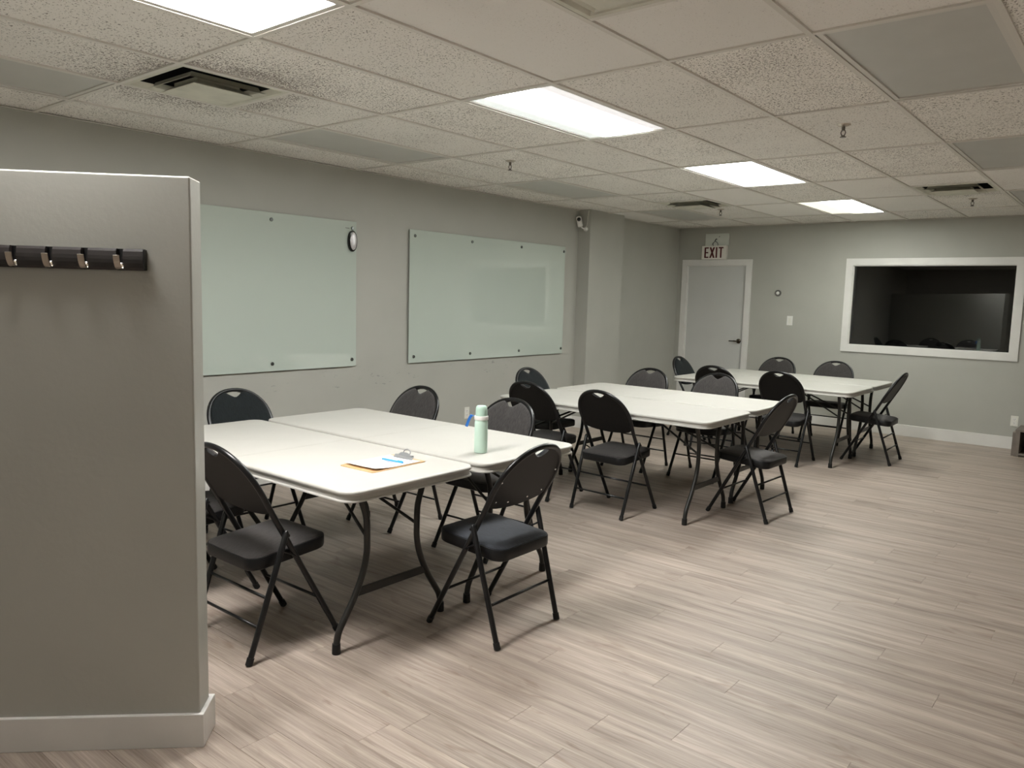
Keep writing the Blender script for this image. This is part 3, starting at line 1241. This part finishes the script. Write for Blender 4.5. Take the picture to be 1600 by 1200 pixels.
def fixture(i, j, on, label):
    g = 'lit ceiling light panels' if on else 'unlit ceiling light panels'
    cx, cy = (i + 0.5) * CX, (j + 0.5) * CY
    t = thing('ceiling_light', label, 'ceiling light', (cx, cy, FZ), group=g)
    a, b = CX / 2 - 0.014, CY / 2 - 0.014
    mb = MB()
    wd = 0.022
    for (x0, x1, y0, y1) in ((-a, a, -b, -b + wd), (-a, a, b - wd, b), (-a, -a + wd, -b + wd, b - wd), (a - wd, a, -b + wd, b - wd)):
        mb.box(x0, x1, y0, y1, 0.002, 0.03)
    mb.obj('frame', 'fixture_metal', t)
    m = 'lens_off' if not on else {(4, 5): 'lens_on_warm', (4, 1): 'lens_on_edge', (4, -1): 'lens_on_pink', (7, -4): 'lens_fill_added'}.get((i, j), 'lens_on')
    MB().box(-a + wd - 0.002, a - wd + 0.002, -b + wd - 0.002, b - wd + 0.002, 0.009, 0.012).obj('diffuser', m, t)
    MB().box(-a + 0.006, a - 0.006, -b + 0.006, b - 0.006, 0.032, 0.10).obj('housing', 'fixture_metal', t)


ON_LABELS = {(7, -4): 'added dim ceiling panel, unseen behind the camera, giving the partition front fill light', (4, -1): 'lit ceiling light panel over the free end of the partition',
             (4, 1): 'lit ceiling light panel with dimmer edges, just past the bottle table',
             (4, 3): 'lit ceiling light panel over the middle pair of tables',
             (4, 5): 'lit ceiling light panel with one yellowish half, over the window tables'}
for (i, j) in LIGHTS_ON:
    fixture(i, j, True, ON_LABELS[(i, j)])
NEAR = {-1: 'beside the sooty vent, over the first glass board', 1: 'between the two glass boards',
        3: 'over the glass board by the pilaster', 5: 'near the exit sign corner'}
NEAR7 = {1: 'over the open floor, largest of its row, past the sprinkler',
         3: 'on the open floor side, between sprinkler and window', 5: 'right above the dark window\'s outlet end'}
for (i, j) in LIGHTS_OFF:
    if i == 1:
        fixture(i, j, False, 'unlit grey ceiling light panel ' + NEAR[j])
    else:
        fixture(i, j, False, 'unlit grey ceiling light panel ' + NEAR7[j])


def sq(h, z):
    return [(-h, -h, z), (h, -h, z), (h, h, z), (-h, h, z)]


def vent(cx, cy, label):
    t = thing('ceiling_vent', label, 'air vent', (cx, cy, H + 0.001), group='square ceiling air diffusers')
    h = 0.292
    mb = MB()
    mb.rings([sq(h, 0.0035), sq(h, 0.0), sq(0.270, 0.0), sq(0.246, 0.022), sq(0.246, 0.026), sq(0.272, 0.0036)], cap0=False, cap1=False, smooth=False)
    mb.obj('frame', 'vent_metal', t)
    mb = MB()
    mb.rings([sq(0.212, -0.014), sq(0.190, -0.006), sq(0.180, 0.015), sq(0.178, 0.015), sq(0.188, -0.008), sq(0.210, -0.017)], cap0=False, cap1=False, smooth=False)
    mb.obj('louvre', 'vent_metal', t)
    mb = MB()
    mb.rings([sq(0.160, -0.032), sq(0.160, -0.029), sq(0.150, -0.024), sq(0.115, 0.0), sq(0.115, 0.016)], smooth=False)
    mb.obj('centre_plate', 'vent_metal', t)
    mb = MB()
    mb.rings([sq(0.2455, 0.0225), sq(0.2455, 0.150), sq(0.2455, 0.151)], cap0=False, smooth=False)
    mb.obj('duct', 'duct_black', t)


VL = ['sooty square ceiling vent over the first glass board', 'pale square ceiling vent above the open floor before the lamps',
      'square ceiling vent with dark slots near the exit sign', 'square ceiling vent with dark slots above the wide window']
for (i, j, half), lab in zip(VENTS, VL):
    vent((i + 0.5) * CX, j * CY + half * CY / 2 + CY / 4, lab)


def sprinkler(x, y, label):
    z = H + 0.0086
    t = thing('sprinkler', label, 'sprinkler', (x, y, z), group='fire sprinkler heads')
    MB().lathe([(0.0, -0.012), (0.014, -0.012), (0.026, -0.009), (0.038, -0.003), (0.040, 0.0), (0.0, 0.0)], 24).obj('escutcheon', 'satin_nickel', t)
    mb = MB()
    mb.lathe([(0.0, -0.034), (0.009, -0.034), (0.010, -0.010), (0.0, -0.010)], 12)
    for s in (-1, 1):
        mb.tube([(s * 0.008, 0, -0.032), (s * 0.013, 0, -0.045), (s * 0.006, 0, -0.066)], 0.003, 6)
    mb.lathe([(0.0, -0.068), (0.006, -0.068), (0.006, -0.060), (0.0, -0.060)], 10)
    mb.obj('head_body', 'sprinkler_metal', t)
    MB().lathe([(0.0, -0.0715), (0.017, -0.0715), (0.017, -0.068), (0.0, -0.068)], 16).obj('deflector', 'sprinkler_metal', t)


sprinkler(3.91, 2.85, 'chrome fire sprinkler on the ceiling between lit and unlit panels over open floor')
sprinkler(1.494, 2.78, 'chrome fire sprinkler on the ceiling in front of the bolted glass board')
sprinkler(1.57, 6.34, 'chrome fire sprinkler on the ceiling near the exit sign')
sprinkler(3.972, 6.55, 'chrome fire sprinkler on the ceiling above the wide window')

# ================================================================== WALL THINGS


def glass_board(y0, y1, z0, z1, label, bolts_y, logo):
    t = thing('glass_board', label, 'whiteboard', (XL, y0, z0), group='wall-mounted glass writing boards')
    W_, H_ = y1 - y0, z1 - z0
    panel = MB().box(0.018, 0.024, 0, W_, 0, H_, bevel=0.0012, seg=1).obj('glass_panel', 'board_glass', t)
    MB().box(0.013, 0.0178, 0.012, W_ - 0.012, 0.012, H_ - 0.012).obj('backing', 'board_back', t)
    for yb in bolts_y:
        for zz in (0.058, H_ - 0.055):
            mb = MB()
            rg = []
            for (r, xx) in ((0.008, 0.0015), (0.008, 0.0245), (0.0145, 0.0245), (0.0145, 0.030), (0.012, 0.033)):
                rg.append([(xx, yb - y0 + r * math.cos(2 * PI * k / 16), zz + r * math.sin(2 * PI * k / 16)) for k in range(16)])
            mb.rings(rg).obj('standoff_bolt', 'bolt_metal', t)
    if logo:
        MB().box(0.0241, 0.0244, W_ - 0.118, W_ - 0.075, H_ - 0.060, H_ - 0.055).obj('printed_mark', 'thermo_grey', t)
    return t


glass_board(0.0, 2.424, 0.902, 2.118, 'pale green glass writing board holding the oval eraser', (0.07, 0.835, 1.60, 2.378), True)
glass_board(3.034, 5.442, 0.896, 2.111, 'pale green glass writing board mirroring the wide window, by the pilaster', (3.097, 3.868, 4.643, 5.412), False)

er = thing('board_eraser', 'oval black-rimmed silver eraser stuck on the glass board', 'eraser', (XL + 0.0242, 2.368, 1.955))
mb = MB()


def oval(a, b, x, n=28):
    return [(x, a * math.cos(2 * PI * k / n), b * math.sin(2 * PI * k / n)) for k in range(n)]


mb.rings([oval(0.042, 0.083, 0.0), oval(0.046, 0.088, 0.006), oval(0.046, 0.088, 0.020), oval(0.042, 0.083, 0.027), oval(0.034, 0.074, 0.028)])
mb.obj('rim', 'black_gloss', er)
MB().rings([oval(0.035, 0.074, 0.027), oval(0.034, 0.073, 0.031), oval(0.025, 0.06, 0.0345), oval(0.01, 0.03, 0.036)]).obj('face', 'eraser_face', er)


def outlet(loc, rotz, label):
    """cover plate faces local -y."""
    t = thing('wall_outlet', label, 'outlet', loc, rotz, group='white wall outlets')
    pl = MB().box(-0.036, 0.036, -0.006, 0, -0.058, 0.058, bevel=0.002).obj('cover_plate', 'plastic_ivory', t)
    for z in (0.021, -0.021):
        r = MB().box(-0.017, 0.017, -0.0075, -0.005, z - 0.014, z + 0.014, bevel=0.001).obj('receptacle', 'plastic_white', pl)
        mb = MB()
        mb.box(-0.008, -0.0055, -0.0079, -0.007, z - 0.003, z + 0.007)
        mb.box(0.0055, 0.008, -0.0079, -0.007, z - 0.003, z + 0.007)
        mb.box(-0.002, 0.002, -0.0079, -0.007, z - 0.011, z - 0.007)
        mb.obj('socket_slots', 'slot_dark', pl)


outlet((4.29, YF, 0.314), 0, 'white wall outlet just above the low shelf')
outlet((XL, 3.861, 0.351), PI / 2, 'white wall outlet low under the glass board by the pilaster')

sw = thing('light_switch', 'white rocker light switch beside the door', 'light switch', (1.736, YF, 1.319))
MB().box(-0.037, 0.037, -0.006, 0, -0.06, 0.06, bevel=0.002).obj('cover_plate', 'plastic_white', sw)
mb = MB()
mb.add([(-0.017, -0.006, -0.034), (0.017, -0.006, -0.034), (0.017, -0.006, 0.034), (-0.017, -0.006, 0.034), (-0.017, -0.012, -0.034), (0.017, -0.012, -0.034), (0.017, -0.0075, 0.034), (-0.017, -0.0075, 0.034)],
       [(0, 1, 2, 3), (4, 7, 6, 5), (0, 4, 5, 1), (1, 5, 6, 2), (2, 6, 7, 3), (3, 7, 4, 0)])
mb.obj('rocker', 'plastic_ivory', sw)

th = thing('thermostat', 'small round silver dial on the wall above the light switch', 'thermostat', (1.561, YF, 1.671))
seg = 28


def disc_rings(prof, n=28):
    return [[(r * math.cos(2 * PI * k / n), yy, r * math.sin(2 * PI * k / n)) for k in range(n)] for (r, yy) in prof]


MB().rings(disc_rings([(0.042, 0), (0.042, -0.012), (0.038, -0.018), (0.027, -0.018), (0.025, -0.014)])).obj('ring', 'thermo_grey', th)
MB().rings(disc_rings([(0.021, -0.0142), (0.020, -0.020), (0.014, -0.023)])).obj('dial', 'plastic_white', th)

# ---- exit sign over the door, with the bare box plate above it
ex = thing('exit_sign', 'white exit sign with dark red letters above the door', 'sign', (0.658, YF, 2.112))
body = MB().box(-0.178, 0.178, -0.062, -0.004, 0.0, 0.183, bevel=0.004).obj('housing', 'exit_face', ex)
MB().box(-0.05, 0.05, -0.004, 0, 0.05, 0.15).obj('mount', 'exit_face', ex)
LZ0, LZ1, LW = 0.020, 0.163, 0.021
yl0, yl1 = -0.0645, -0.0615


def letter(name, parts):
    m_ = MB()
    for q in parts:
        if q[0] == 'b':
            m_.box(q[1], q[2], yl0, yl1, q[3], q[4])
        else:
            (_, xa, za, xb, zb, wd) = q
            vs = [(xa - wd / 2, yl0, za), (xa + wd / 2, yl0, za), (xb + wd / 2, yl0, zb), (xb - wd / 2, yl0, zb)]
            vs += [(a, yl1, c) for a, _, c in vs]
            m_.add(vs, [(0, 1, 2, 3), (4, 7, 6, 5), (0, 4, 5, 1), (1, 5, 6, 2), (2, 6, 7, 3), (3, 7, 4, 0)])
    m_.obj(name, 'exit_red', ex)


zm = (LZ0 + LZ1) / 2
letter('letter_e', [('b', -0.135, -0.135 + LW, LZ0, LZ1), ('b', -0.114, -0.075, LZ0, LZ0 + LW * 0.8), ('b', -0.114, -0.080, zm - LW * 0.4, zm + LW * 0.4), ('b', -0.114, -0.075, LZ1 - LW * 0.8, LZ1)])
letter('letter_x', [('d', -0.050, LZ0, 0.004, LZ1, 0.024), ('d', 0.004, LZ0, -0.050, LZ1, 0.024)])
letter('letter_i', [('b', 0.030, 0.030 + LW, LZ0, LZ1)])
letter('letter_t', [('b', 0.094, 0.094 + LW, LZ0, LZ1), ('b', 0.070, 0.139, LZ1 - LW * 0.8, LZ1)])
bx = thing('junction_plate', 'pale blank box plate with loose wires above the exit sign', 'box plate', (0.676, YF, 2.296))
MB().box(-0.168, 0.168, -0.02, 0, 0.0, 0.165, bevel=0.002).obj('plate', 'exit_plate', bx)
mb = MB()
mb.tube(smooth_path([(-0.03, -0.021, 0.06), (-0.045, -0.03, 0.04), (-0.05, -0.034, 0.02), (-0.04, -0.03, 0.001)], 5), 0.0035, 6)
mb.tube(smooth_path([(-0.02, -0.021, 0.065), (0.012, -0.03, 0.04), (0.026, -0.034, 0.018), (0.02, -0.03, 0.001)], 5), 0.0028, 6)
mb.tube(smooth_path([(-0.03, -0.021, 0.06), (-0.01, -0.028, 0.09), (0.004, -0.026, 0.088)], 5), 0.006, 6)
mb.tube([(0.030, -0.019, 0.118), (0.040, -0.024, 0.126)], 0.004, 6)
mb.obj('wires', 'wire_dark', bx)

# ---- security camera on the pilaster
sc_ = thing('security_camera', 'small white security camera on the pilaster under the ceiling', 'camera', (0.205, 5.722, 2.330))
MB().rings(disc_rings([(0.026, 0), (0.026, -0.012), (0.020, -0.022), (0.012, -0.03)], 20)).obj('wall_mount', 'plastic_white', sc_)
MB().tube([(0, -0.026, 0), (-0.022, -0.045, 0.012), (-0.034, -0.050, 0.026)], 0.008, 10).obj('arm', 'plastic_white', sc_)
bd = MB().box(-0.031, 0.031, -0.027, 0.027, -0.062, 0.062, bevel=0.018, seg=4).obj('body', 'plastic_white', sc_)
bd.location = (-0.055, -0.058, 0.082)
bd.rotation_euler = (math.radians(10), math.radians(-14), math.radians(32))
MB().rings(disc_rings([(0.022, -0.024), (0.022, -0.0285), (0.018, -0.0305), (0.008, -0.031)], 24)).obj('lens', 'black_gloss', bd)
for ch in bd.children:
    ch.location = (0, 0, 0.030)
MB().tube(smooth_path([(0.01, -0.016, 0.02), (0.02, -0.008, 0.06), (0.024, -0.005, 0.13), (0.035, -0.004, 0.212)], 5), 0.0025, 6).obj('cable', 'plastic_ivory', sc_)

# ---- coat hook rail on the partition (same local axes as the partition)
rl_ = thing('coat_rack', 'dark wooden coat hook rail with silver flip hooks on the partition', 'coat rack', (0, 0, 0))
rl_.location = part_o
rl_.rotation_euler = (0, 0, ROTP)
RZ0, RZ1 = 1.574, 1.640
RX1 = -0.137
HS = 0.1035
hooks = [-0.2065 - HS * k for k in range(8)]
RX0 = hooks[-1] - 0.069


def rail_piece(x0, x1):
    prof = [(0.0, RZ0), (-0.019, RZ0), (-0.023, RZ0 + 0.008), (-0.0255, RZ0 + 0.022), (-0.026, (RZ0 + RZ1) / 2), (-0.0255, RZ1 - 0.022), (-0.023, RZ1 - 0.008), (-0.019, RZ1), (0.0, RZ1)]
    return MB().rings([[(x0, y, z) for y, z in prof], [(x1, y, z) for y, z in prof]], smooth=False)


xs = [RX1] + hooks + [RX0]
cur = RX1
for hk in hooks + [None]:
    nxt = hk + 0.0102 if hk is not None else RX0
    pc = rail_piece(nxt, cur).obj('rail_segment', 'rail_wood', rl_)
    cur = hk - 0.0102 if hk is not None else None
MB().box(RX1, RX1 + 0.004, -0.024, 0, RZ0 + 0.001, RZ1 - 0.002, bevel=0.001).obj('end_cap', 'rail_end', rl_)
MB().box(RX0 - 0.004, RX0, -0.024, 0, RZ0 + 0.001, RZ1 - 0.002, bevel=0.001).obj('end_cap', 'rail_end', rl_)
for hk in hooks:
    MB().box(hk - 0.0101, hk + 0.0101, -0.006, 0, RZ0, RZ1).obj('slot', 'rail_end', rl_)
    # hook: a curved strip swinging out of the slot
    pts = smooth_path([(0, -0.012, RZ0 + 0.018), (0, -0.019, RZ0 + 0.005), (0, -0.032, RZ0 + 0.007), (0, -0.043, RZ0 + 0.022), (0, -0.050, RZ0 + 0.044)], 4)
    vs, fs = [], []
    for i_, p in enumerate(pts):
        tdir = (pts[min(i_ + 1, len(pts) - 1)] - pts[max(i_ - 1, 0)]).normalized()
        nn = Vector((0, -tdir.z, tdir.y)) * 0.0018
        for sx in (-0.0092, 0.0092):
            for q in (-1, 1):
                vs.append((hk + sx, p.y + q * nn.y, p.z + q * nn.z))
    for i_ in range(len(pts) - 1):
        a, b = i_ * 4, i_ * 4 + 4
        fs += [(a, b, b + 2, a + 2), (a + 1, a + 3, b + 3, b + 1), (a, a + 1, b + 1, b), (a + 2, b + 2, b + 3, a + 3)]
    fs += [(0, 2, 3, 1), (len(vs) - 4, len(vs) - 3, len(vs) - 1, len(vs) - 2)]
    h_ = MB().add(vs, fs).obj('hook', 'satin_nickel', rl_)
    MB().tube([(hk - 0.0098, -0.014, RZ0 + 0.019), (hk + 0.0098, -0.014, RZ0 + 0.019)], 0.004, 8).obj('hinge_pin', 'chrome', h_)

# ================================================================== ON THE TABLES
bt = thing('water_bottle', 'mint green flask bottle with a white ring and blue strap', 'bottle', (2.804, 1.037, TH))
MB().lathe([(0.0, 0.0), (0.028, 0.0), (0.0325, 0.003), (0.0335, 0.008), (0.0335, 0.150), (0.0325, 0.158), (0.0315, 0.160), (0.0315, 0.168), (0, 0.168)], 36).obj('body', 'mint', bt)
MB().lathe([(0.029, 0.1685), (0.0345, 0.1685), (0.0355, 0.171), (0.0355, 0.186), (0.0345, 0.189), (0.029, 0.189)], 36).obj('ring', 'plastic_white', bt)
MB().lathe([(0.0, 0.1675), (0.0292, 0.1675), (0.0305, 0.1895), (0.0292, 0.222), (0.0275, 0.233), (0.022, 0.2395), (0.012, 0.241), (0.0, 0.241)], 36).obj('cap', 'mint_cap', bt)
# strap: a flat loop hanging from the ring on the side away from the camera's right
cdir = Vector((-RT.x, -RT.y, 0)).normalized()
pth = [0.0345, 0.042, 0.050, 0.057, 0.063, 0.068]
zz = [0.186, 0.188, 0.178, 0.162, 0.145, 0.130]
side = Vector((-cdir.y, cdir.x, 0))
rg = []
for a, z in zip(pth, zz):
    c_ = cdir * a + Vector((0, 0, z))
    rg.append([c_ + side * 0.009 + cdir * 0.0 + Vector((0, 0, 0.0)), c_ - side * 0.009, c_ - side * 0.009 + cdir * 0.013 + Vector((0, 0, 0.005)), c_ + side * 0.009 + cdir * 0.013 + Vector((0, 0, 0.005))])
MB().rings(rg, smooth=False).obj('strap', 'strap_blue', bt)

cb = thing('clipboard', 'brown clipboard with white sheet and silver clip on the white table', 'clipboard', (2.671, 0.512, TH), math.radians(2.0))
MB().rings([[(p[0], p[1], z) for p in rrect(-0.112, 0.112, -0.172, 0.165, 0.012, 4)] for z in (0.0, 0.0035)], smooth=False).obj('board', 'hardboard', cb)
mb = MB()
n1, n2 = 8, 12


def paper_z(x, y):
    return 0.0048 + 0.010 * max(0.0, (-(y) - 0.02) / 0.13) ** 1.6 + 0.002 * (x / 0.1) ** 2


vs = []
for off in (0.0, -0.0012):
    for b_ in range(n2 + 1):
        for a_ in range(n1 + 1):
            x_, y_ = -0.104 + 0.208 * a_ / n1, -0.150 + 0.285 * b_ / n2
            vs.append((x_, y_, paper_z(x_, y_) + off))
fs = []
NN = (n1 + 1) * (n2 + 1)
for b_ in range(n2):
    for a_ in range(n1):
        q = b_ * (n1 + 1) + a_
        fs.append((q, q + 1, q + n1 + 2, q + n1 + 1))
        fs.append((NN + q, NN + q + n1 + 1, NN + q + n1 + 2, NN + q + 1))
edge = [a_ for a_ in range(n1 + 1)] + [b_ * (n1 + 1) + n1 for b_ in range(1, n2 + 1)] + [n2 * (n1 + 1) + a_ for a_ in range(n1 - 1, -1, -1)] + [b_ * (n1 + 1) for b_ in range(n2 - 1, 0, -1)]
for i_ in range(len(edge)):
    a_, b_ = edge[i_], edge[(i_ + 1) % len(edge)]
    fs.append((a_, NN + a_, NN + b_, b_))
paper = MB().add(vs, fs, True).obj('paper_sheet', 'paper', cb)
mb = MB()
random.seed(3)
for r_ in range(12):
    y_ = 0.085 - r_ * 0.016
    if 0.0 < y_ < 0.05 and r_ % 5 == 0:
        continue
    x1_ = random.uniform(-0.02, 0.085)
    for a_ in range(4):
        xa_, xb_ = -0.088 + (x1_ + 0.088) * a_ / 4, -0.088 + (x1_ + 0.088) * (a_ + 1) / 4
        za = paper_z(xa_, y_) + 0.0004
        zb = paper_z(xb_, y_) + 0.0004
        mb.add([(xa_, y_ - 0.0012, za), (xb_, y_ - 0.0012, zb), (xb_, y_ + 0.0012, zb), (xa_, y_ + 0.0012, za)], [(0, 1, 2, 3)])
mb.obj('print', 'ink', paper)
clip = MB()
cl = [(-0.062, 0.118), (0.062, 0.118), (0.062, 0.130), (0.040, 0.150), (0.030, 0.160), (-0.030, 0.160), (-0.040, 0.150), (-0.062, 0.130)]
clip.rings([[(x, y, 0.0062 + (0.012 if 0.125 < y < 0.155 else 0.0)) for x, y in cl], [(x, y, 0.0074 + (0.012 if 0.125 < y < 0.155 else 0.0)) for x, y in cl]], smooth=False)
clip.rings([[(x, 0.128 + 0.25 * (z - 0.007), z) for x, z in ((-0.058, 0.007), (0.058, 0.007), (0.040, 0.018), (0.030, 0.030), (0.012, 0.034), (-0.012, 0.034), (-0.030, 0.030), (-0.040, 0.018))],
            [(x, 0.1292 + 0.25 * (z - 0.007), z) for x, z in ((-0.058, 0.007), (0.058, 0.007), (0.040, 0.018), (0.030, 0.030), (0.012, 0.034), (-0.012, 0.034), (-0.030, 0.030), (-0.040, 0.018))]], smooth=False)
clip.tube([(-0.045, 0.142, 0.016), (0.045, 0.142, 0.016)], 0.007, 10)
ck = clip.obj('clip', 'clip_steel', cb)
MB().tube(smooth_path([(-0.022, 0.145, 0.024), (-0.020, 0.150, 0.038), (0.0, 0.152, 0.047), (0.020, 0.150, 0.038), (0.022, 0.145, 0.024)], 4), 0.0025, 6).obj('lever', 'clip_steel', ck)

pz = TH + 0.0105
pn = thing('pen', 'blue pen lying across the clipboard sheet', 'pen', (2.699, 0.537, pz), math.radians(5.4))
PR = 0.0045
mbp = MB()
rings_ = [[(x, r * math.cos(2 * PI * k / 12), r * math.sin(2 * PI * k / 12) + PR) for k in range(12)] for x, r in ((-0.064, 0.0035), (-0.062, PR), (0.030, PR), (0.0302, 0.0042))]
mbp.rings(rings_).obj('barrel', 'pen_blue', pn)
MB().rings([[(x, r * math.cos(2 * PI * k / 12), r * math.sin(2 * PI * k / 12) + PR) for k in range(12)] for x, r in ((0.0303, 0.0045), (0.064, 0.0048), (0.066, 0.004))]).obj('pen_cap', 'pen_blue', pn)
MB().box(0.034, 0.064, -0.0015, 0.0015, 2 * PR - 0.0002, 2 * PR + 0.0022).obj('pocket_clip', 'pen_blue', pn)
